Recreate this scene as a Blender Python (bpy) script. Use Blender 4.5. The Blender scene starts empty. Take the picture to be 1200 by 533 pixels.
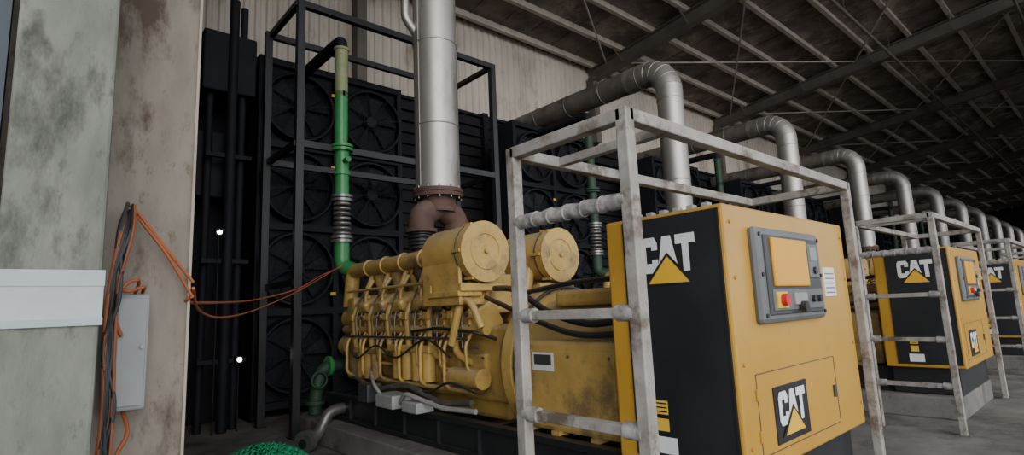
import bpy, bmesh, math, random
from mathutils import Vector, Matrix
random.seed(4)
sc=bpy.context.scene
# ------------------------------------------------------------ materials
def mat(name,c1,c2=None,rough=.6,metal=0,scale=3,bump=0,detail=6,c3=None,thr=.62,emit=None,stretch=None,spec=.5,dust=0,dustc=(.30,.27,.23),c4=None):
    m=bpy.data.materials.new(name); m.use_nodes=True
    nt=m.node_tree; N=nt.nodes; L=nt.links; b=N['Principled BSDF']
    b.inputs['Roughness'].default_value=rough; b.inputs['Metallic'].default_value=metal
    b.inputs['Specular IOR Level'].default_value=spec
    if c2 is None: c2=tuple(x*.8 for x in c1)
    tc=N.new('ShaderNodeTexCoord')
    def noise(sc_,det,loc=(0,0,0),ro=.6):
        mp=N.new('ShaderNodeMapping'); mp.inputs['Location'].default_value=loc
        if stretch: mp.inputs['Scale'].default_value=stretch
        L.new(tc.outputs['Object'],mp.inputs[0])
        nz=N.new('ShaderNodeTexNoise'); nz.inputs['Scale'].default_value=sc_; nz.inputs['Detail'].default_value=det
        nz.inputs['Roughness'].default_value=ro; L.new(mp.outputs[0],nz.inputs['Vector']); return nz
    def ramp(src,a,ca,b_,cb):
        r=N.new('ShaderNodeValToRGB'); r.color_ramp.elements[0].position=a; r.color_ramp.elements[1].position=b_
        r.color_ramp.elements[0].color=(*ca,1); r.color_ramp.elements[1].color=(*cb,1)
        L.new(src,r.inputs[0]); return r.outputs[0]
    def mix(f,a,col):
        mx=N.new('ShaderNodeMixRGB'); L.new(f,mx.inputs[0]); L.new(a,mx.inputs[1]); mx.inputs[2].default_value=(*col,1); return mx.outputs[0]
    nz=noise(scale,detail)
    out=ramp(nz.outputs['Fac'],.35,c1,.65,c2)
    if c3: out=mix(ramp(noise(scale*.6,9,(7.3,2.1,4.4),.7).outputs['Fac'],thr-.05,(0,0,0),thr+.07,(1,1,1)),out,c3)
    if c4: out=mix(ramp(noise(scale*2.6,10,(1.3,8.1,3.4),.75).outputs['Fac'],.57,(0,0,0),.66,(.8,.8,.8)),out,c4)
    if dust:   # dust settles on upward-facing surfaces
        g=N.new('ShaderNodeNewGeometry'); sx=N.new('ShaderNodeSeparateXYZ'); L.new(g.outputs['Normal'],sx.inputs[0])
        mr=N.new('ShaderNodeMapRange'); mr.inputs[1].default_value=.1; mr.inputs[2].default_value=1; mr.inputs[3].default_value=0; mr.inputs[4].default_value=dust
        L.new(sx.outputs['Z'],mr.inputs[0]); out=mix(mr.outputs[0],out,dustc)
    L.new(out,b.inputs['Base Color'])
    if bump:
        bp=N.new('ShaderNodeBump'); bp.inputs['Strength'].default_value=bump; bp.inputs['Distance'].default_value=.02
        L.new(nz.outputs['Fac'],bp.inputs['Height']); L.new(bp.outputs[0],b.inputs['Normal'])
    if emit:
        b.inputs['Emission Color'].default_value=(*c1,1); b.inputs['Emission Strength'].default_value=emit
    return m
M={}
M['yel']=mat('paint_yellow',(.44,.24,.03),(.50,.28,.04),.36,0,1.2,dust=.5,c4=(.40,.235,.05))
M['yele']=mat('engine_yellow',(.52,.345,.10),(.41,.265,.07),.42,0,3,c3=(.22,.15,.07),thr=.57,dust=.6,dustc=(.40,.34,.235),c4=(.27,.18,.075))
M['yelb']=mat('label_yellow',(.70,.46,.05),(.66,.43,.05),.5)
M['blk']=mat('paint_black',(.012,.013,.015),(.020,.021,.024),.42,0,2,dust=.35,dustc=(.10,.09,.085))
M['blkd']=mat('radiator_black',(.006,.007,.011),(.011,.012,.017),.7,0,2,spec=.3)
M['grid']=mat('radiator_core',(.008,.009,.013),(.013,.014,.018),.8,0,20,spec=.3)
M['fan']=mat('fan_guard',(.009,.011,.016),(.013,.015,.020),.7,0,spec=.3)
M['wht']=mat('label_white',(.74,.75,.76),(.66,.67,.68),.6)
M['gry']=mat('controller_grey',(.105,.115,.125),(.13,.14,.15),.42,dust=.3)
M['dgry']=mat('dark_grey',(.04,.044,.048),(.055,.057,.06),.5)
M['sil']=mat('stainless_cladding',(.48,.46,.44),(.38,.36,.34),.48,.75,1.6,c3=(.27,.24,.215),thr=.57,stretch=(1,1,.35),c4=(.33,.30,.27))
M['sild']=mat('sooty_cladding',(.28,.25,.22),(.17,.15,.13),.55,.6,1.6,c3=(.12,.09,.075),thr=.55)
M['brn']=mat('rusty_exhaust',(.11,.06,.045),(.07,.042,.035),.75,.2,4,dust=.3)
M['cage']=mat('galvanised_tube',(.37,.35,.325),(.26,.24,.22),.6,.2,6,c3=(.13,.10,.08),thr=.55,c4=(.19,.165,.14))
M['cloth']=mat('grey_wrap',(.36,.35,.33),(.17,.16,.15),.9,0,14,bump=.6)
M['grn']=mat('pipe_green',(.045,.29,.085),(.03,.20,.06),.4,0,2)
M['grnd']=mat('pipe_green_dark',(.022,.06,.035),(.018,.045,.026),.65,0,2)  # darker green for the far pipes and the low fittings
M['grnb']=mat('mesh_green',(.03,.40,.19),(.02,.28,.13),.5,0,8)
M['lime']=mat('pipe_faded_green',(.34,.32,.20),(.20,.27,.12),.5,0,2)
M['org']=mat('cable_orange',(.42,.12,.04),(.30,.08,.03),.6)
M['conc']=mat('column_concrete',(.19,.198,.172),(.125,.133,.114),.9,0,4.5,bump=.9,c3=(.062,.067,.055),thr=.56,detail=12,stretch=(1.4,1,.6),c4=(.082,.087,.074))
M['plast']=mat('stained_plaster',(.30,.26,.22),(.21,.18,.148),.85,0,4.5,bump=.4,c3=(.09,.062,.045),thr=.57,detail=12,stretch=(1.3,1,.55),c4=(.13,.10,.075))
M['floor']=mat('floor_concrete',(.21,.197,.183),(.105,.098,.092),.75,0,1.3,bump=.25,detail=12,c3=(.06,.056,.052),thr=.55,c4=(.14,.13,.12))
M['plinth']=mat('plinth_concrete',(.20,.19,.178),(.12,.113,.107),.8,0,1.8,detail=12,c3=(.07,.066,.062),thr=.57,c4=(.11,.10,.095))
M['wall']=mat('wall_sheet',(.58,.52,.455),(.43,.38,.33),.8,0,.6,c3=(.22,.18,.15),thr=.58,detail=12,stretch=(1,1,.5),c4=(.36,.31,.27))
M['louv']=mat('dark_louvre',(.009,.009,.012),(.014,.014,.017),.75,0,1,spec=.3)
M['roof']=mat('roof_sheet',(.25,.205,.17),(.095,.077,.065),.85,0,.8,detail=12,c3=(.42,.36,.30),thr=.58,c4=(.06,.048,.04))
M['purl']=mat('purlin_steel',(.52,.465,.405),(.36,.315,.275),.7,0,1.5)
M['raft']=mat('rafter_steel',(.14,.12,.105),(.095,.083,.073),.7,.1,1.5)
M['red']=mat('button_red',(.6,.02,.02),None,.4)
M['tape']=mat('white_tape',(.43,.46,.47),(.36,.39,.40),.5,0,5,bump=.25)
M['tape2']=mat('clear_tape',(.30,.36,.38),(.35,.40,.42),.4,0,5)
M['tri']=mat('logo_yellow',(.75,.43,.03),(.7,.4,.03),.5)
M['scr']=mat('controller_door',(.68,.33,.010),(.72,.36,.014),.4)
M['glow']=mat('spot_glow',(1,.98,.92),(1,.98,.92),.5,emit=12)
M['steel']=mat('bare_steel',(.26,.26,.26),(.16,.16,.16),.4,.7,4)
M['jbox']=mat('box_grey',(.33,.345,.345),(.27,.285,.285),.5,0,3)
M['hose']=mat('grey_hose',(.32,.32,.32),(.24,.24,.24),.6)
M['trim']=mat('edge_trim',(.42,.37,.29),(.34,.29,.23),.6)
M['blue']=mat('door_blue_grey',(.04,.055,.075),(.03,.042,.06),.6)
# ------------------------------------------------------------ mesh builder
class B:
    def __init__(s): s.bm=bmesh.new(); s.mats=[]
    def mi(s,k):
        if k not in s.mats: s.mats.append(k)
        return s.mats.index(k)
    def face(s,pts,k,smooth=False):
        vs=[s.bm.verts.new(p) for p in pts]
        f=s.bm.faces.new(vs); f.material_index=s.mi(k); f.smooth=smooth; return f
    def box(s,x0,x1,y0,y1,z0,z1,k,bev=0,rot=None):
        t=bmesh.new(); bmesh.ops.create_cube(t,size=1)
        for v in t.verts: v.co=Vector(((v.co.x)*(x1-x0),(v.co.y)*(y1-y0),(v.co.z)*(z1-z0)))
        if bev: bmesh.ops.bevel(t,geom=t.edges[:],offset=bev,segments=2,affect='EDGES',profile=.5)
        c=Vector(((x0+x1)/2,(y0+y1)/2,(z0+z1)/2)); R=rot or Matrix.Identity(3)
        mp={}
        for v in t.verts: mp[v]=s.bm.verts.new(R@v.co+c)
        i=s.mi(k)
        for f in t.faces:
            g=s.bm.faces.new([mp[v] for v in f.verts]); g.material_index=i
        t.free()
    def beam(s,p,q,w,h,k):
        p=Vector(p);q=Vector(q);d=(q-p);L=d.length;d.normalize()
        up=Vector((0,0,1)) if abs(d.z)<.9 else Vector((0,1,0))
        a=d.cross(up).normalized(); u=a.cross(d)
        R=Matrix((a,d,u)).transposed(); c=(p+q)/2
        s.box(c.x-w/2,c.x+w/2,c.y-L/2,c.y+L/2,c.z-h/2,c.z+h/2,k,0,R)
    def rings(s,rs,k,seg=20,caps=True,smooth=True):
        i=s.mi(k); prev=None; first=None
        for (c,a,b,r) in rs:
            ring=[s.bm.verts.new(c+a*(r*math.cos(2*math.pi*j/seg))+b*(r*math.sin(2*math.pi*j/seg))) for j in range(seg)]
            if prev:
                for j in range(seg):
                    f=s.bm.faces.new([prev[j],prev[(j+1)%seg],ring[(j+1)%seg],ring[j]]); f.material_index=i; f.smooth=smooth
            else: first=ring
            prev=ring
        if caps:
            for rr,inv in ((first,True),(prev,False)):
                vs=[s.bm.verts.new(v.co) for v in rr]
                f=s.bm.faces.new(vs[::-1] if inv else vs); f.material_index=i
    def frame(s,d):
        d=d.normalized(); up=Vector((0,0,1)) if abs(d.z)<.9 else Vector((0,1,0))
        a=d.cross(up).normalized(); b=d.cross(a).normalized(); return a,b
    def cyl(s,p,q,r,k,seg=20,r2=None,caps=True):
        p=Vector(p);q=Vector(q);a,b=s.frame(q-p)
        s.rings([(p,a,b,r),(q,a,b,r if r2 is None else r2)],k,seg,caps)
    def tube(s,pts,r,k,seg=10,fil=0,n=6,caps=True):
        P=[Vector(p) for p in pts]
        if fil:
            Q=[P[0]]
            for i in range(1,len(P)-1):
                u=(P[i-1]-P[i]);v=(P[i+1]-P[i]); f=min(fil,u.length*.49,v.length*.49)
                A=P[i]+u.normalized()*f; C=P[i]+v.normalized()*f
                for j in range(n+1):
                    t=j/n; Q.append(A*(1-t)**2+P[i]*2*t*(1-t)+C*t*t)
            Q.append(P[-1]); P=Q
        rs=[];a=None
        for i,p in enumerate(P):
            d=(P[min(i+1,len(P)-1)]-P[max(i-1,0)]).normalized()
            if a is None: a,b=s.frame(d)
            else:
                a=(a-d*a.dot(d)).normalized(); b=d.cross(a)
            rs.append((p,a,b,r))
        s.rings(rs,k,seg,caps)
    def spline(s,pts,r,k,seg=8,n=8):
        P=[Vector(p) for p in pts]; P=[P[0]]+P+[P[-1]]; Q=[]
        for i in range(1,len(P)-2):
            for j in range(n):
                t=j/n; p0,p1,p2,p3=P[i-1:i+3]
                Q.append(.5*((2*p1)+(p2-p0)*t+(2*p0-5*p1+4*p2-p3)*t*t+(3*p1-p0-3*p2+p3)*t**3))
        Q.append(P[-2]); s.tube(Q,r,k,seg)
    def torus(s,c,axis,R,r,k,seg=28,rs=8):
        c=Vector(c);a,b=s.frame(Vector(axis)); ax=Vector(axis).normalized(); i=s.mi(k)
        g=[[s.bm.verts.new(c+(a*math.cos(t)+b*math.sin(t))*(R+r*math.cos(u))+ax*r*math.sin(u)) for u in [2*math.pi*q/rs for q in range(rs)]] for t in [2*math.pi*q/seg for q in range(seg)]]
        for x in range(seg):
            for y in range(rs):
                f=s.bm.faces.new([g[x][y],g[(x+1)%seg][y],g[(x+1)%seg][(y+1)%rs],g[x][(y+1)%rs]]); f.material_index=i; f.smooth=True
    def logo(s,o,u,v,n,w,h):
        o=Vector(o);u=Vector(u);v=Vector(v);n=Vector(n)
        def P(pts,x0,x1,y0,y1,k,e):
            s.face([o+u*((x0+(x1-x0)*px)*w)+v*((y0+(y1-y0)*py)*h)+n*e for px,py in pts],k)
        C=[(1,.64),(1,.84),(.84,1),(.16,1),(0,.84),(0,.16),(.16,0),(.84,0),(1,.16),(1,.38),(.66,.38),(.66,.27),(.35,.27),(.35,.75),(.66,.75),(.66,.64)]
        A=[(0,0),(.3,1),(.7,1),(1,0)]
        T=[(0,1),(1,1),(1,.74),(.67,.74),(.67,0),(.33,0),(.33,.74),(0,.74)]
        P(C,0,.33,.25,1,'wht',.004);P(A,.31,.70,.25,1,'wht',.004);P(T,.66,1,.25,1,'wht',.004)
        P([(0,0),(.5,1),(1,0)],.04,.96,0,.66,'blk',.007)
        P([(0,0),(.5,1),(1,0)],.13,.87,.03,.58,'tri',.010)
    def obj(s,name,parent=None,loc=(0,0,0),bevelw=None):
        bmesh.ops.recalc_face_normals(s.bm,faces=s.bm.faces[:])
        me=bpy.data.meshes.new(name); s.bm.to_mesh(me); s.bm.free()
        for k in s.mats: me.materials.append(M[k])
        return link(name,me,parent,loc)
def link(name,me,parent=None,loc=(0,0,0)):
    o=bpy.data.objects.new(name,me); sc.collection.objects.link(o); o.location=loc
    if parent: o.parent=parent
    return o
def dup(o,loc):
    r=bpy.data.objects.new(o.name.split('.')[0],o.data); sc.collection.objects.link(r); r.location=loc
    for c in o.children:
        q=bpy.data.objects.new(c.name.split('.')[0],c.data); sc.collection.objects.link(q); q.parent=r; q.location=c.location
    return r
PITCH=7.1; NG=12; GX=4.82
# ------------------------------------------------------------ camera
U=Vector((-.0424,.9883,-.1468)).normalized()
X=Vector((.7503,-.0658,-.6578)); X=(X-U*X.dot(U)).normalized(); Y=U.cross(X)
cam=bpy.data.cameras.new('camera'); co=bpy.data.objects.new('camera',cam); sc.collection.objects.link(co)
R=Matrix((X,Y,U)).to_4x4(); co.matrix_world=Matrix.Translation((0,0,1.95))@R
cam.sensor_width=36; cam.lens=19.2; cam.clip_start=.02; cam.clip_end=400; sc.camera=co
# ------------------------------------------------------------ room
b=B(); b.box(-30,110,-40,14.4,-.3,0,'floor'); b.obj('floor')
def zr(y): return 11.85+.114*(14-y)
b=B()
x=-5
while x<96:
    p=.28; d=.05
    for (xa,ya,xb,yb) in ((x,0,x+.1,0),(x+.1,0,x+.14,d),(x+.14,d,x+.24,d),(x+.24,d,x+p,0)):
        b.face([(xa,14+ya,0),(xb,14+yb,0),(xb,14+yb,11.9),(xa,14+ya,11.9)],'wall')
    x+=p
b.box(-5,96,14.06,14.3,0,11.9,'wall')
b.obj('wall_back')
b=B(); b.box(96,96.3,-5,14.3,0,14,'louv'); b.obj('wall_right')
b=B(); b.box(-5.3,-5,3.2,14.3,0,14,'wall'); b.obj('wall_left')
b=B(); b.box(26,96,-5.3,-5,0,5.2,'roof'); b.box(26,96,-5.3,-5,9.2,13.9,'roof')  # unseen wall added to dim the far bays, with an open strip
for k in range(14): b.box(26+k*5.2,26.5+k*5.2,-5.35,-4.95,0,13.9,'raft')
b.obj('added_front_wall')
b=B(); b.box(-5,.612,3.2,3.42,0,12.9,'plast'); b.box(.612,.625,3.19,3.43,0,12.9,'trim'); b.obj('wall_partition')
# louvres low on the back wall
b=B(); b.box(-5,96,13.85,13.9,0,8.5,'louv')
z=.3
while z<8.4:
    b.box(-5,96,13.72,13.86,z,z+.03,'louv'); z+=.35
for k in range(20): b.box(-4.5+k*5.2,-4.3+k*5.2,13.66,13.86,0,8.5,'blkd')
b.obj('wall_louvre_panel')
# roof
b=B(); ya,yb=14.3,-6
b.face([(-6,ya,zr(ya)),(97,ya,zr(ya)),(97,yb,zr(yb)),(-6,yb,zr(yb))],'roof')
b.face([(-6,ya,zr(ya)+.1),(97,ya,zr(ya)+.1),(97,yb,zr(yb)+.1),(-6,yb,zr(yb)+.1)],'roof')
x=-5
while x<96:
    b.beam((x,ya,zr(ya)-.015),(x,yb,zr(yb)-.015),.05,.03,'roof'); x+=1.3
b.obj('ceiling')
b=B(); y=13.6
while y>-6:
    b.beam((-5,y,zr(y)-.11),(96,y,zr(y)-.11),.10,.22,'purl')
    b.box(-5,96,y-.10,y+.06,zr(y)-.25,zr(y)-.21,'purl'); y-=1.45
b.obj('roof_purlins')
b=B()
for k in range(10):
    x=6.7+k*10.4-10.4
    p=(x,13.9,zr(13.9)-.5);q=(x,-6,zr(-6)-.5)
    b.beam(p,q,.03,.5,'raft')
    for dz in (-.25,.25): b.beam((x,13.9,p[2]+dz),(x,-6,q[2]+dz),.36,.035,'raft')
    b.box(x-.15,x+.15,13.6,13.9,8.5,11.3,'raft')
    yy=12.15
    while yy>-5:
        for sx in (-1,1): b.beam((x+sx*.7,yy,zr(yy)-.2),(x,yy,zr(yy)-.72),.05,.05,'raft')
        yy-=2.9
b.obj('roof_rafters')
b=B()
for k in range(9):
    x=6.7+k*10.4
    for (ya_,yb_) in ((13,7),(7,1),(1,-5)):
        b.beam((x-10.4,ya_,zr(ya_)-.28),(x,yb_,zr(yb_)-.28),.05,.05,'purl')
        b.beam((x-10.4,yb_,zr(yb_)-.28),(x,ya_,zr(ya_)-.28),.05,.05,'purl')
b.cyl((-5,5.5,11.9),(96,5.5,11.9),.06,'raft',10)
b.cyl((-5,1.5,12.4),(96,1.5,12.4),.05,'raft',10)
for k in range(36):
    x=-4+k*2.8
    for (yy,zz) in ((5.5,11.9),(1.5,12.4)): b.box(x-.012,x+.012,yy-.012,yy+.012,zz,zr(yy)-.1,'raft')
b.obj('roof_bracing')
# ------------------------------------------------------------ plinth
b=B(); b.box(-1.3,1.17,1.95,9.6,0,.33,'plinth',.02); pl=b.obj('concrete_plinth',None,(GX,0,0))
# ------------------------------------------------------------ generator set
gen=bpy.data.objects.new('diesel_generator_set',None); sc.collection.objects.link(gen); gen.location=(GX,0,0)
b=B()
for sx in (-1,1):
    b.box(sx*.95-.06,sx*.95+.06,2.0,9.1,.66,.72,'blk'); b.box(sx*.95-.06,sx*.95+.06,2.0,9.1,.335,.39,'blk')
    b.box(sx*.95-.015,sx*.95+.015,2.0,9.1,.38,.67,'blk')
    y=2.6
    while y<9: b.box(sx*.95-.06,sx*.95+.06,y-.01,y+.01,.38,.67,'blk'); y+=.8
for y in (2.1,3.5,5,6.5,8,9.0): b.box(-.95,.95,y-.06,y+.06,.4,.66,'blk')
b.box(-1.08,1.08,1.96,2.85,.34,.76,'blk',.01)
b.obj('base_skid',gen)
# cabinet
b=B()
b.box(-1.18,1.18,1.85,2.9,.75,2.63,'yel',.02)
b.box(-1.186,-1.17,1.885,2.72,.8,2.60,'blk')
b.box(-1.192,-1.18,1.885,1.90,.8,2.60,'blk'); b.box(-1.192,-1.18,2.70,2.72,.8,2.60,'blk')
b.box(1.17,1.186,1.95,2.7,.8,2.57,'blk')
b.logo((-1.186,2.56,2.08),(0,-1,0),(0,0,1),(-1,0,0),.48,.37)
b.face([(-1.190,2.53,1.12),(-1.190,2.42,1.12),(-1.190,2.42,1.22),(-1.190,2.53,1.22)],'yelb')
b.face([(-1.190,2.53,1.0),(-1.190,2.42,1.0),(-1.190,2.42,1.09),(-1.190,2.53,1.09)],'yelb')
for q in range(3): b.face([(-1.192,2.52,1.135+q*.03),(-1.192,2.43,1.135+q*.03),(-1.192,2.43,1.145+q*.03),(-1.192,2.52,1.145+q*.03)],'blk')
b.face([(-1.190,2.56,.84),(-1.190,2.36,.84),(-1.190,2.36,.96),(-1.190,2.56,.96)],'wht')
for y in (2.0,2.12,2.24,2.36,2.48,2.6):
    b.box(-1.15,-1.09,y-.03,y+.03,2.62,2.66,'hose',.008)
def seam(x0,x1,z0,z1):
    t=.006;y0=1.846;y1=1.852
    for a in ((x0,x1,z0,z0+t),(x0,x1,z1-t,z1),(x0,x0+t,z0,z1),(x1-t,x1,z0,z1)): b.box(a[0],a[1],y0,y1,a[2],a[3],'dgry')
seam(-.95,.55,.86,1.42)
for z in (1.0,1.28): b.box(-.97,-.93,1.835,1.85,z-.04,z+.04,'yel',.004)
b.box(.46,.50,1.83,1.85,1.08,1.18,'dgry',.005)
b.box(-.71,-.12,1.84,1.85,.90,1.30,'blk'); b.logo((-.66,1.839,.94),(1,0,0),(0,0,1),(0,-1,0),.48,.32)
b.box(.55,.82,1.843,1.85,1.94,2.2,'wht')
for q in range(5): b.box(.58,.79,1.840,1.843,1.97+q*.042,1.98+q*.042,'gry')
for z in (.95,1.5,2.1,2.5):
    for x in (-1.1,1.1): b.cyl((x,1.85,z),(x,1.838,z),.014,'yel',8)
b.box(-.85,.36,1.785,1.86,1.76,2.48,'gry',.035)
b.box(-.75,.27,1.772,1.79,1.82,2.42,'dgry',.008)
b.box(-.66,-.02,1.75,1.78,2.03,2.40,'scr',.012)
b.box(-.70,.24,1.762,1.78,1.85,2.01,'gry',.006)
b.box(-.67,-.49,1.75,1.765,1.87,1.99,'yelb'); b.cyl((-.58,1.75,1.93),(-.58,1.71,1.93),.045,'red',16)
b.box(-.36,-.12,1.748,1.765,1.89,1.98,'hose'); b.cyl((-.24,1.75,1.87),(-.24,1.71,1.87),.045,'blk',14)
b.cyl((.02,1.77,1.93),(.02,1.735,1.93),.03,'blk',14);b.cyl((.14,1.77,1.93),(.14,1.735,1.93),.03,'blk',14)
b.box(.03,.23,1.762,1.78,2.10,2.38,'gry',.006); b.box(.06,.20,1.757,1.765,2.24,2.35,'hose'); b.cyl((.13,1.77,2.16),(.13,1.745,2.16),.03,'blk',12)
for z in (1.82,2.12,2.42):
    for x in (-.80,.315): b.cyl((x,1.79,z),(x,1.775,z),.016,'blk',10)
b.obj('control_cabinet',gen)
# alternator
b=B()
b.cyl((0,2.9,1.3),(0,4.55,1.3),.74,'yele',36)
b.box(-.86,.86,3.0,4.45,.74,1.62,'yele',.05)
b.box(-.874,-.85,3.15,4.3,.85,1.52,'yele',.01)
b.cyl((0,4.55,1.32),(0,4.70,1.32),.88,'yele',40)
b.cyl((0,4.70,1.32),(0,5.0,1.32),.80,'yele',40,r2=.66)
for t in range(24):
    a=t/24*2*math.pi; b.cyl((.83*math.cos(a),4.53,1.32+.83*math.sin(a)),(.83*math.cos(a),4.56,1.32+.83*math.sin(a)),.022,'steel',8)
b.torus((0,4.5,1.32),(0,1,0),.86,.02,'dgry',40)
b.box(-.5,.5,3.0,4.2,1.95,2.12,'yele',.04)
for y in (3.2,3.7,4.25):
    for z in (.9,1.47): b.cyl((-.874,y,z),(-.884,y,z),.015,'steel',8)
b.box(-.878,-.872,3.9,4.2,1.32,1.5,'wht'); b.box(-.882,-.876,3.93,4.17,1.38,1.48,'dgry')
for y in (3.4,3.9,4.3): b.box(-.9,.9,y-.05,y+.05,.72,.76,'yele')
b.spline([(-.8,2.9,1.85),(-.86,3.4,1.78),(-.8,4.0,1.9),(-.7,4.6,2.15),(-.6,5.1,2.2)],.035,'blk')
b.spline([(-.85,2.9,1.7),(-.9,3.5,1.68),(-.84,4.1,1.8),(-.75,4.8,2.0),(-.66,5.2,2.1)],.03,'blk')
b.spline([(-.3,2.9,2.3),(-.35,3.4,2.22),(-.3,4.2,2.2),(-.4,5.0,2.1)],.03,'blk')
b.obj('alternator',gen)
# engine
b=B()
b.box(-.52,.52,5.0,8.75,.85,1.75,'yele',.04)
b.box(-.42,.42,5.1,8.6,.62,.9,'yele',.05)
b.box(-.70,.70,8.7,8.98,.9,2.25,'yele',.06)
b.cyl((0,8.98,1.3),(0,9.25,1.3),.24,'yele',24); b.cyl((0,9.2,1.3),(0,9.3,1.3),.36,'blk',28)
b.cyl((-.5,8.95,1.9),(-.5,9.2,1.9),.19,'yele',24); b.cyl((.45,8.95,1.3),(.45,9.2,1.3),.2,'yele',24)
b.cyl((-.62,8.9,1.45),(-.62,9.1,1.45),.17,'yele',20)
for sx in (-1,1):
    Rm=Matrix.Rotation(-sx*math.radians(-28),3,'Y')
    for i in range(6):
        y=5.55+i*.55
        b.box(sx*.52-.20,sx*.52+.20,y-.22,y+.22,1.66,2.02,'yele',.03,Rm)
        b.box(sx*.62-.18,sx*.62+.18,y-.20,y+.20,2.02,2.22,'yele',.06,Rm)
        b.cyl((sx*.62,y,2.2),(sx*.68,y,2.27),.05,'yele',12)
        b.box(sx*.53-.05,sx*.53+.05,y-.2,y+.2,1.0,1.42,'yele',.03)
        for dy in (-.16,.16):
            for z in (1.05,1.37): b.cyl((sx*.58,y+dy,z),(sx*.6,y+dy,z),.018,'steel',8)
            for z in (1.74,1.98): b.cyl((sx*.70,y+dy,z),(sx*.79,y+dy,z+.02),.018,'dgry',8)
        b.tube([(sx*.56,y+.1,1.3),(sx*.80,y+.1,1.42),(sx*.84,y+.1,1.95),(sx*.62,y+.1,2.3),(sx*.5,y+.1,2.6)],.045,'yele',10,.12)
        b.tube([(sx*.74,y-.12,1.75),(sx*.74,y-.12,2.3),(sx*.6,y-.12,2.5)],.028,'yele',8,.1)
        b.tube([(sx*.79,y-.02,1.5),(sx*.79,y-.02,1.85),(sx*.70,y+.04,2.1)],.014,'steel',6,.06)
        b.tube([(sx*.88,y-.06,1.62),(sx*.90,y-.06,1.9),(sx*.80,y+.0,2.12),(sx*.7,y+.02,2.3)],.012,'dgry',6,.06)
        b.tube([(sx*.60,y-.2,1.2),(sx*.86,y-.2,1.25),(sx*.88,y-.2,1.55),(sx*.76,y-.2,1.7)],.02,'yele',8,.07)
        b.tube([(sx*.66,y+.22,.95),(sx*.90,y+.22,1.05),(sx*.90,y+.22,1.5),(sx*.78,y+.2,1.72)],.024,'yele',8,.07)
        b.cyl((sx*.74,y-.2,1.9),(sx*.84,y-.2,1.9),.045,'yele',12); b.cyl((sx*.84,y-.2,1.9),(sx*.86,y-.2,1.9),.028,'dgry',10)
        b.cyl((sx*.30,y,2.1),(sx*.45,y,2.62),.085,'yele',14)
        b.torus((sx*.8,y+.1,1.6),(0,0,1),.05,.018,'yele',14,6)
        b.box(sx*.86-.03,sx*.86+.03,y+.04,y+.16,1.86,1.96,'yele',.01)
    b.tube([(sx*.88,5.3,1.62),(sx*.88,8.6,1.62)],.016,'dgry',8)
    b.tube([(sx*.74,5.1,1.72),(sx*.74,8.9,1.72)],.065,'yele',14)
    b.tube([(sx*.80,5.2,2.34),(sx*.80,8.7,2.34)],.022,'yele',8)
    b.tube([(sx*.52,5.9,2.72),(sx*.52,8.85,2.72)],.125,'yele',20)
    for i in range(5):
        b.torus((sx*.52,6.2+i*.56,2.72),(0,1,0),.125,.025,'yele',22,6)
    b.tube([(sx*.70,5.3,1.50),(sx*.70,8.6,1.50)],.02,'steel',8)
    b.tube([(sx*.82,5.3,1.0),(sx*.82,8.6,1.0)],.03,'yele',8)
b.tube([(-.52,8.8,2.72),(-.52,9.1,2.72),(-.55,9.15,2.1)],.125,'yele',18,.2)
for i in range(4): b.cyl((-.78,6.3+i*.26,1.05),(-.78,6.3+i*.26,1.42),.09,'yele',18)
b.box(-.88,-.6,6.15,7.25,1.42,1.52,'yele',.02)
b.cyl((-.78,5.15,1.15),(-.78,5.75,1.15),.12,'yele',18); b.cyl((-.78,5.75,1.15),(-.78,5.9,1.15),.08,'dgry',18)
for i in range(3): b.cyl((-.8,7.7+i*.24,1.0),(-.8,7.7+i*.24,1.36),.08,'yele',18)
b.box(-.87,-.6,7.55,8.35,1.36,1.44,'yele',.02)
b.box(-.28,.28,5.6,8.4,1.9,2.42,'yele',.05)
for sx in (-1,1):
    b.torus((sx*.38,6.45,2.5),(0,1,0),.17,.11,'yele',24,12)
    b.cyl((sx*.38,6.3,2.5),(sx*.38,6.85,2.5),.14,'yele',20); b.torus((sx*.38,6.9,2.55),(0,1,0),.13,.10,'brn',22,10)
    b.box(sx*.65-.34,sx*.65+.34,5.25,5.31,2.18,2.28,'yele',.01)
    b.box(sx*.65-.34,sx*.65+.34,5.9,5.96,2.18,2.28,'yele',.01)
    for dx in (-.28,.1):
        b.beam((sx*.65+dx,5.3,2.2),(sx*.5+dx*.6,5.75,1.72),.05,.07,'yele')
    b.box(sx*.65-.36,sx*.65+.0,5.28,5.94,2.12,2.19,'yele',.01)
    b.tube([(sx*.38,7.1,2.5),(sx*.33,7.15,2.7),(sx*.33,7.15,2.9)],.13,'brn',18,.1)
b.tube([(-.9,5.6,1.55),(-.92,5.4,2.0),(-.7,5.5,2.2)],.05,'yele',12,.15)
b.tube([(-.86,5.05,1.75),(-.92,5.15,2.05),(-.85,5.6,2.1),(-.85,6.4,2.06)],.045,'yele',12,.12)
b.box(-.98,-.93,5.3,6.1,2.05,2.62,'yele',.015); b.box(-.98,-.6,5.3,6.1,2.02,2.07,'yele',.01)
b.tube([(-.60,5.1,1.6),(-.86,5.2,1.7),(-.9,5.9,1.75),(-.86,6.6,1.7)],.02,'blk',8,.1)
b.spline([(-.9,8.2,1.0),(-.98,7.4,.9),(-.95,6.6,1.0),(-.9,5.9,.85),(-.92,5.2,.9)],.035,'steel')
b.spline([(-.85,8.6,1.5),(-.93,8.1,1.3),(-.92,7.5,1.5),(-.93,6.9,1.35),(-.9,6.2,1.6),(-.93,5.6,1.4)],.014,'blk')
b.spline([(-.85,5.2,1.0),(-.95,5.6,1.1),(-.93,6.1,.95),(-.9,6.6,1.0)],.016,'blk')
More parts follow.
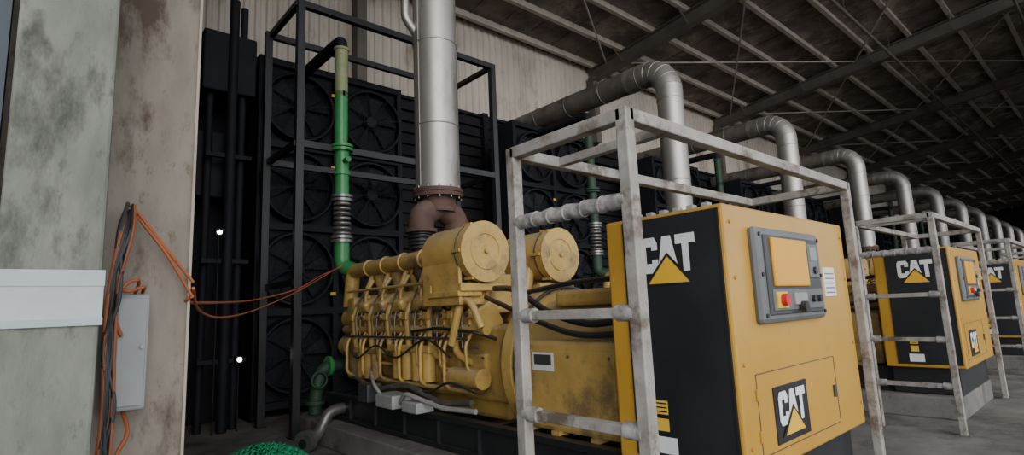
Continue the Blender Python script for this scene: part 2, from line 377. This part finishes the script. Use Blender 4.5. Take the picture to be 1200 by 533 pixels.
b.obj('diesel_engine',gen)
# air cleaners
b=B()
for cx in (-.65,.67):
    b.cyl((cx,5.22,2.66),(cx,6.08,2.66),.355,'yele',40)
    b.cyl((cx,5.18,2.66),(cx,5.30,2.66),.375,'yele',40)
    b.torus((cx,5.2,2.66),(0,1,0),.35,.022,'yele',40); b.torus((cx,5.18,2.66),(0,1,0),.22,.012,'yele',32)
    b.torus((cx,5.32,2.66),(0,1,0),.365,.012,'dgry',40)
    b.cyl((cx,5.18,2.66),(cx,5.14,2.66),.03,'yele',12)
    b.cyl((cx,6.08,2.66),(cx,6.3,2.62),.30,'yele',30,r2=.15)
    for t in range(6):
        a=t*math.pi/3; b.box(cx+.375*math.cos(a)-.02,cx+.375*math.cos(a)+.02,5.2,5.36,2.66+.375*math.sin(a)-.02,2.66+.375*math.sin(a)+.02,'yele',.005)
b.obj('air_cleaner',gen)
b=B()
b.box(-1.22,-.92,6.5,6.95,.73,.9,'jbox',.015); b.box(-1.2,-.94,5.95,6.3,.73,.86,'jbox',.015)
b.box(-1.16,-.94,7.3,7.6,.73,.98,'dgry',.015)
b.tube([(-1.1,6.5,.8),(-1.15,6.3,.95),(-1.05,5.6,.82),(-1.02,5.0,.84)],.03,'hose',8,.1)
b.tube([(-1.1,6.95,.82),(-1.12,7.2,1.0),(-.9,7.7,1.1)],.025,'jbox',8,.1)
b.obj('terminal_boxes',gen)
# ------------------------------------------------------------ exhaust
def exhaust(first):
    e=bpy.data.objects.new('exhaust_pipe',None); sc.collection.objects.link(e); e.location=(GX,0,0)
    b=B(); yy=7.15
    if first:
        b.cyl((0,yy,3.87),(0,yy,12.5),.355,'sil',40)
        for z in (4.9,6.3,7.7,9.1): b.torus((0,yy,z),(0,0,1),.357,.012,'sil',40,6)
        b.box(-.36,-.33,yy-.05,yy+.05,3.9,9,'sil')
        b.torus((0,yy,7.2),(0,0,1),.365,.02,'steel',36,6)
        b.tube([(-.30,yy+.1,6.5),(-.5,yy+.1,6.7),(-.5,yy+.1,7.6)],.07,'sil',14,.1)
    else:
        zc=7.90
        b.tube([(0,yy,3.87),(0,yy,zc-.55)],.325,'sil',28)
        pts=[Vector((0,yy,zc-.8))]+[Vector((0,yy+.65-.65*math.cos(t),zc-.65+.65*math.sin(t))) for t in [math.pi/2*j/5 for j in range(6)]]+[Vector((0,yy+1.2,zc))]
        b.tube(pts,.33,'sil',28)
        b.tube([(0,yy+.8,zc),(0,13.6,zc)],.318,'sild',28)
        for z in (4.9,6.0,7.0): b.torus((0,yy,z),(0,0,1),.327,.012,'sil',32,6)
        for y in (7.95,9.2,10.5,11.8,13): b.torus((0,y,zc),(0,1,0),.325,.014,'sild',32,6)
        for j in range(5):
            t=math.pi/2*(j+.5)/5
            b.torus((0,yy+.65-.65*math.cos(t),zc-.65+.65*math.sin(t)),(0,math.sin(t),math.cos(t)),.327,.012,'sil',32,6)
    b.obj('insulated_riser',e)
    b=B()
    b.cyl((0,yy,3.80),(0,yy,3.86),.40,'brn',32); b.cyl((0,yy,3.73),(0,yy,3.79),.40,'brn',32)
    b.cyl((0,yy,3.5),(0,yy,3.75),.28,'brn',28)
    for sx in (-1,1):
        b.tube([(0,yy,3.62),(sx*.33,yy,3.42),(sx*.33,yy,3.2)],.20,'brn',24,.15)
        b.cyl((sx*.33,yy,3.16),(sx*.33,yy,3.22),.25,'brn',24)
        b.cyl((sx*.33,yy,2.92),(sx*.33,yy,3.18),.17,'blk',24)
        for j in range(5): b.torus((sx*.33,yy,2.92+j*.055),(0,0,1),.18,.022,'blk',24,6)
    for t in range(12):
        a=t/12*2*math.pi; b.cyl((.36*math.cos(a),yy+.36*math.sin(a),3.70),(.36*math.cos(a),yy+.36*math.sin(a),3.9),.018,'steel',6)
    b.obj('exhaust_wye',e)
    return e
ex1=exhaust(True)
# ------------------------------------------------------------ coolant pipe
def coolant(first):
    b=B(); px,py=-.62,9.35
    G='grn' if first else 'grnd'; LM='lime' if first else 'grnd'
    b.tube([(px-.02,py,6.0),(px-.02,py,6.95)],.12,LM,18)
    b.torus((px-.02,py,6.95),(0,0,1),.12,.03,LM,18,8)
    b.tube([(px-.02,py,6.95),(px-.02,py,7.12),(px-.02,py+.3,7.15),(px-.02,11.2,7.15)],.11,'blkd',18,.15)
    b.cyl((px-.02,py,5.0),(px-.02,py,6.1),.12,G,18)
    b.tube([(px,py,5.05),(px,py,4.1)],.125,G,18)
    for z in (5.05,4.98,4.1,4.03,3.35,3.28): b.cyl((px,py,z-.025),(px,py,z+.025),.2,G if z>4.5 else 'steel',22)
    b.cyl((px,py,4.5),(px,py,4.56),.15,G,20); b.cyl((px,py-.12,4.75),(px,py-.28,4.75),.05,G,12)
    for j in range(7): b.torus((px,py,3.42+j*.09),(0,0,1),.13,.035,'steel',20,8)
    b.tube([(px,py,3.3),(px,py,2.82),(px+.12,9.12,2.74)],.135,G,18,.3)
    b.tube([(-.4,9.4,1.1),(-.95,9.42,1.1),(-1.05,9.42,.6),(-1.05,9.42,.34)],.11,'grnd',16,.2)
    b.cyl((-1.05,9.42,.5),(-1.05,9.42,.56),.17,'grnd',20); b.cyl((-.85,9.42,1.1),(-.79,9.42,1.1),.17,G,20)
    b.cyl((-.62,9.42,1.1),(-.56,9.42,1.1),.17,'grnd',20)
    b.torus((-1.05,9.25,.9),(0,1,0),.13,.02,'grnd',20,6)
    return b.obj('coolant_pipe',None,(GX,0,0))
gp=coolant(True); gp2=coolant(False); gp2.location=(GX+PITCH,0,0)
# ------------------------------------------------------------ radiators
b=B(); x0,x1=-1.4,1.85; y0,y1=11.55,12.3
b.box(x0,x1,y0+.12,y1,.25,7.45,'grid')
fx=(-.62,1.07); fz=(6.48,4.72,2.96,1.2)
for x in (x0,(x0+x1)/2,x1): b.box(x-.06,x+.06,y0-.02,y1+.02,0,7.5,'blkd')
for z in (.25,2.08,3.84,5.6,7.42): b.box(x0,x1,y0-.03,y1,z-.07,z+.07,'blkd')
for cx in fx:
    for cz in fz:
        b.cyl((cx,y0-.10,cz),(cx,y0+.13,cz),.74,'blkd',32,r2=.80,caps=False)
        b.torus((cx,y0-.1,cz),(0,1,0),.74,.035,'fan',32,6)
        for r in (.2,.34,.48,.62): b.torus((cx,y0-.11,cz),(0,1,0),r,.007,'fan',28,4)
        for t in range(8):
            a=t*math.pi/4+.2; b.beam((cx+.1*math.cos(a),y0-.11,cz+.1*math.sin(a)),(cx+.74*math.cos(a),y0-.11,cz+.74*math.sin(a)),.012,.012,'fan')
        b.cyl((cx,y0-.08,cz),(cx,y0+.1,cz),.14,'fan',16)
        for t in range(6):
            a=t*math.pi/3; a2=a+.5
            b.face([(cx+.14*math.cos(a),y0,cz+.14*math.sin(a)),(cx+.68*math.cos(a),y0-.02,cz+.68*math.sin(a)),(cx+.68*math.cos(a2),y0+.09,cz+.68*math.sin(a2)),(cx+.14*math.cos(a2),y0+.09,cz+.14*math.sin(a2))],'fan')
for z in (6.9,5.2,2.4): b.box(x0+1.5,x0+1.62,y0-.04,y0-.03,z,z+.07,'yelb')
rad=b.obj('radiator_bank',None,(GX,0,0))
# ------------------------------------------------------------ cage
b=B(); xa,xb,ya,yb,H=2.50-GX,6.10-GX,1.80,2.76,3.06; w=.08
for (x,y,k) in ((xa,ya,'cage'),(xa,yb,'cage'),(xb,ya,'cage'),(xb,yb+.2,'cage')): b.box(x-w/2,x+w/2,y-w/2,y+w/2,0,H,k,.008)
for y in (ya,yb): b.box(xa,xb,y-w/2,y+w/2,H-w,H,'cage',.008)
for x in (xa,xb): b.box(x-w/2,x+w/2,ya,yb+(.2 if x==xb else 0),H-w+.002,H+.002,'cage',.008)
b.beam((2.95-GX,ya,H-.04),(2.95-GX,yb,H-.04),.06,.06,'cage')
for z in (2.53,1.90,1.27,.64):
    b.box(xa-.03,xa+.03,ya,yb,z-.03,z+.03,'cage',.006)
    b.cyl((xa,ya+.02,z),(xa,ya+.14,z),.048,'cloth',14)
    b.cyl((xa,yb-.14,z),(xa,yb-.02,z),.048,'cloth',14)
P=[(xa,ya+.1+(yb-ya-.2)*j/14,2.53+.006*math.sin(j*2.1)) for j in range(15)]
b.spline(P,.046,'cloth',14,2)
for j in range(5): b.torus((xa,ya+.2+j*.14,2.53),(.1,1,.2),.046,.008,'cloth',14,5)
for (x,y) in ((xa,ya),(xa,yb),(xb,ya),(xb,yb+.2)): b.box(x-.07,x+.07,y-.07,y+.07,0,.012,'steel')
cage=b.obj('steel_access_frame',None,(GX,0,0))
# ------------------------------------------------------------ duplicates
for k in range(1,NG):
    L=(GX+PITCH*k,0,0)
    dup(gen,L); dup(pl,L); dup(rad,L); dup(cage,L)
    if k>1: dup(gp2,L)
    if k==1: ex2=exhaust(False); ex2.location=L
    else: dup(ex2,L)
# ------------------------------------------------------------ black support frame round first radiator
b=B(); w=.13
for (x,y) in ((3.43,9.42),(7.95,9.42),(3.35,10.95),(7.95,10.95)):
    b.box(x-w/2,x+w/2,y-w/2,y+w/2,0,7.72,'blk'); b.box(x-.08,x+.08,y-.15,y+.15,0,.02,'blk')
for z in (7.66,5.0):
    b.box(3.43,7.95,9.36,9.48,z-.06,z+.06,'blk'); b.box(3.35,7.95,10.9,11.0,z-.06,z+.06,'blk')
    for x in (3.39,7.95): b.box(x-.05,x+.05,9.42,10.95,z-.05,z+.05,'blk')
b.box(3.36,3.46,9.42,10.95,2.5,2.6,'blk')
b.obj('pipe_support_frame')
b=B()
b.cyl((2.72,11.0,0),(2.72,11.0,8.2),.09,'blkd',16); b.cyl((2.95,11.2,0),(2.95,11.2,8.2),.07,'blkd',16)
b.box(2.2,3.15,11.0,12.4,6.3,7.5,'blkd',.03); b.box(2.15,3.0,11.4,12.2,4.3,5.6,'blkd',.03)
b.cyl((2.4,11.3,0),(2.4,11.3,6.4),.07,'blkd',14)
for z in (1.2,3.0,5.0): b.box(2.3,3.1,11.0,11.1,z,z+.08,'blkd')
b.box(2.1,3.2,12.3,12.5,0,6.4,'louv')
b.obj('ventilation_duct')
b=B()
for (x,z) in ((6.0,0),(6.12,0)): b.spline([(x,9.6,7.6),(x+.03,9.6,5),(x,9.62,3.2),(x-.1,9.5,2.0)],.014,'grn',6)
b.obj('hanging_green_ropes')
b=B()
for (x,z) in ((2.55,3.55),(2.95,1.25)):  # two small glowing discs, each in a housing on a thin post
    b.box(x-.06,x+.06,10.86,10.98,z-.06,z+.06,'blkd'); b.cyl((x,10.86,z),(x,10.84,z),.04,'glow',14)
    b.box(x-.01,x+.01,10.9,10.92,0,z,'blkd')
b.obj('bright_spots')
# ------------------------------------------------------------ floor items near engine front
b=B()
b.tube([(3.86,8.5,.52),(3.62,8.5,.50),(3.42,8.42,.20),(3.2,8.32,.13)],.085,'steel',16,.12)
b.cyl((3.20,8.32,.16),(3.14,8.29,.155),.155,'steel',22); b.cyl((3.27,8.35,.16),(3.22,8.33,.155),.155,'steel',22)
b.cyl((3.14,8.29,.14),(3.13,8.285,.14),.07,'blk',16)
b.obj('steel_drain_pipe')
# crumpled green netting pile
b=B(); n=30; g=[]
for i in range(n):
    row=[]
    for j in range(n):
        u=i/(n-1)*2-1; v=j/(n-1)*2-1
        e=max(0,1-(u*u+v*v)*.75)
        z=.015+.22*e+.03*math.sin(i*1.9+j*.7)*e+.03*math.cos(j*2.3-i)*e
        row.append((2.55+u*.52,8.05+v*.75,z))
    g.append(row)
for i in range(n):
    b.tube([g[i][j] for j in range(n)],.012,'grnb',5)
    b.tube([g[j][i] for j in range(n)],.012,'grnb',5)
b.obj('green_netting_pile')
# ------------------------------------------------------------ left column, tape, door
b=B(); b.box(-.085,.195,2.4,2.8,0,12.8,'conc',.012); b.obj('concrete_column')
b=B(); z0,z1=1.96,2.14
b.box(-.090,.200,2.394,2.399,z0,z1,'tape'); b.box(-.090,-.086,2.399,2.75,z0,z1,'tape'); b.box(.196,.200,2.399,2.75,z0,z1,'tape')
b.box(-.092,.202,2.391,2.394,z1-.05,z1+.005,'tape2'); b.box(-.092,.202,2.391,2.394,z0-.005,z0+.02,'tape2')
b.obj('white_tape_wrap')
b=B(); b.box(-1.6,-.11,2.6,2.66,0,12,'blue'); b.box(-.22,-.11,2.55,2.6,0,12,'blue'); b.obj('door_1')
b=B()
b.box(.30,.435,3.05,3.195,1.57,2.09,'jbox',.012); b.box(.312,.423,3.04,3.052,1.59,2.07,'jbox',.004)
b.cyl((.41,3.04,1.85),(.41,3.03,1.85),.01,'steel',8)
b.obj('junction_box')
b=B()
for j in range(9):
    o=random.uniform(-.03,.03); q=random.uniform(-.025,.025)
    b.spline([(.34+o*.6,3.10,2.50+q),(.315+o,2.98,2.36),(.285+q,2.96,2.1+o),(.28+o*.8,2.98,1.85),(.29+q,2.96,1.6),(.28+o,2.98,1.3),(.285+q,2.97,.9),(.29+o,3.0,.3)],.0085,'org' if j%3==0 else ('dgry' if j%3==1 else 'blk'))
b.spline([(.33,3.12,2.52),(.37,3.1,2.48),(.48,3.1,2.33),(.625,3.14,2.15)],.008,'org')
b.spline([(.35,3.12,2.50),(.40,3.1,2.42),(.50,3.1,2.28),(.62,3.13,2.08)],.008,'org')
b.spline([(.38,3.12,2.09),(.38,3.02,2.15),(.33,3.0,2.13),(.29,2.98,2.05),(.3,3.02,1.98),(.33,3.03,1.9)],.008,'org')
b.spline([(.41,3.12,2.10),(.40,3.02,2.12),(.34,3.0,2.10),(.30,2.98,2.12)],.008,'org')
b.spline([(.36,3.12,1.56),(.37,3.02,1.48),(.33,3.0,1.38),(.35,3.0,1.25),(.30,3.0,1.2)],.009,'org')
b.obj('orange_cables')
b=B()
b.spline([(.62,3.13,2.08),(.74,3.6,2.06),(1.92,6.5,2.17),(2.94,8.0,2.37),(3.6,8.8,2.62),(4.1,9.1,2.8)],.009,'org')
b.spline([(.625,3.13,2.12),(.76,3.6,2.01),(1.2,4.8,1.98),(2.0,6.6,2.08),(3.0,8.05,2.36),(4.1,9.1,2.83)],.008,'org')
b.obj('orange_extension_cable')
# ------------------------------------------------------------ light
w=bpy.data.worlds.new('world'); sc.world=w; w.use_nodes=True
bg=w.node_tree.nodes['Background']; bg.inputs[0].default_value=(.90,.95,1,1); bg.inputs[1].default_value=1.85
s=bpy.data.lights.new('sun','SUN'); s.energy=2.6; s.angle=math.radians(50); s.color=(1,.95,.89)
so=bpy.data.objects.new('sun',s); sc.collection.objects.link(so)
d=Vector((.45,1,-.28)); so.rotation_euler=d.to_track_quat('-Z','Y').to_euler(); so.location=(0,-10,10)
sc.view_settings.view_transform='AgX'
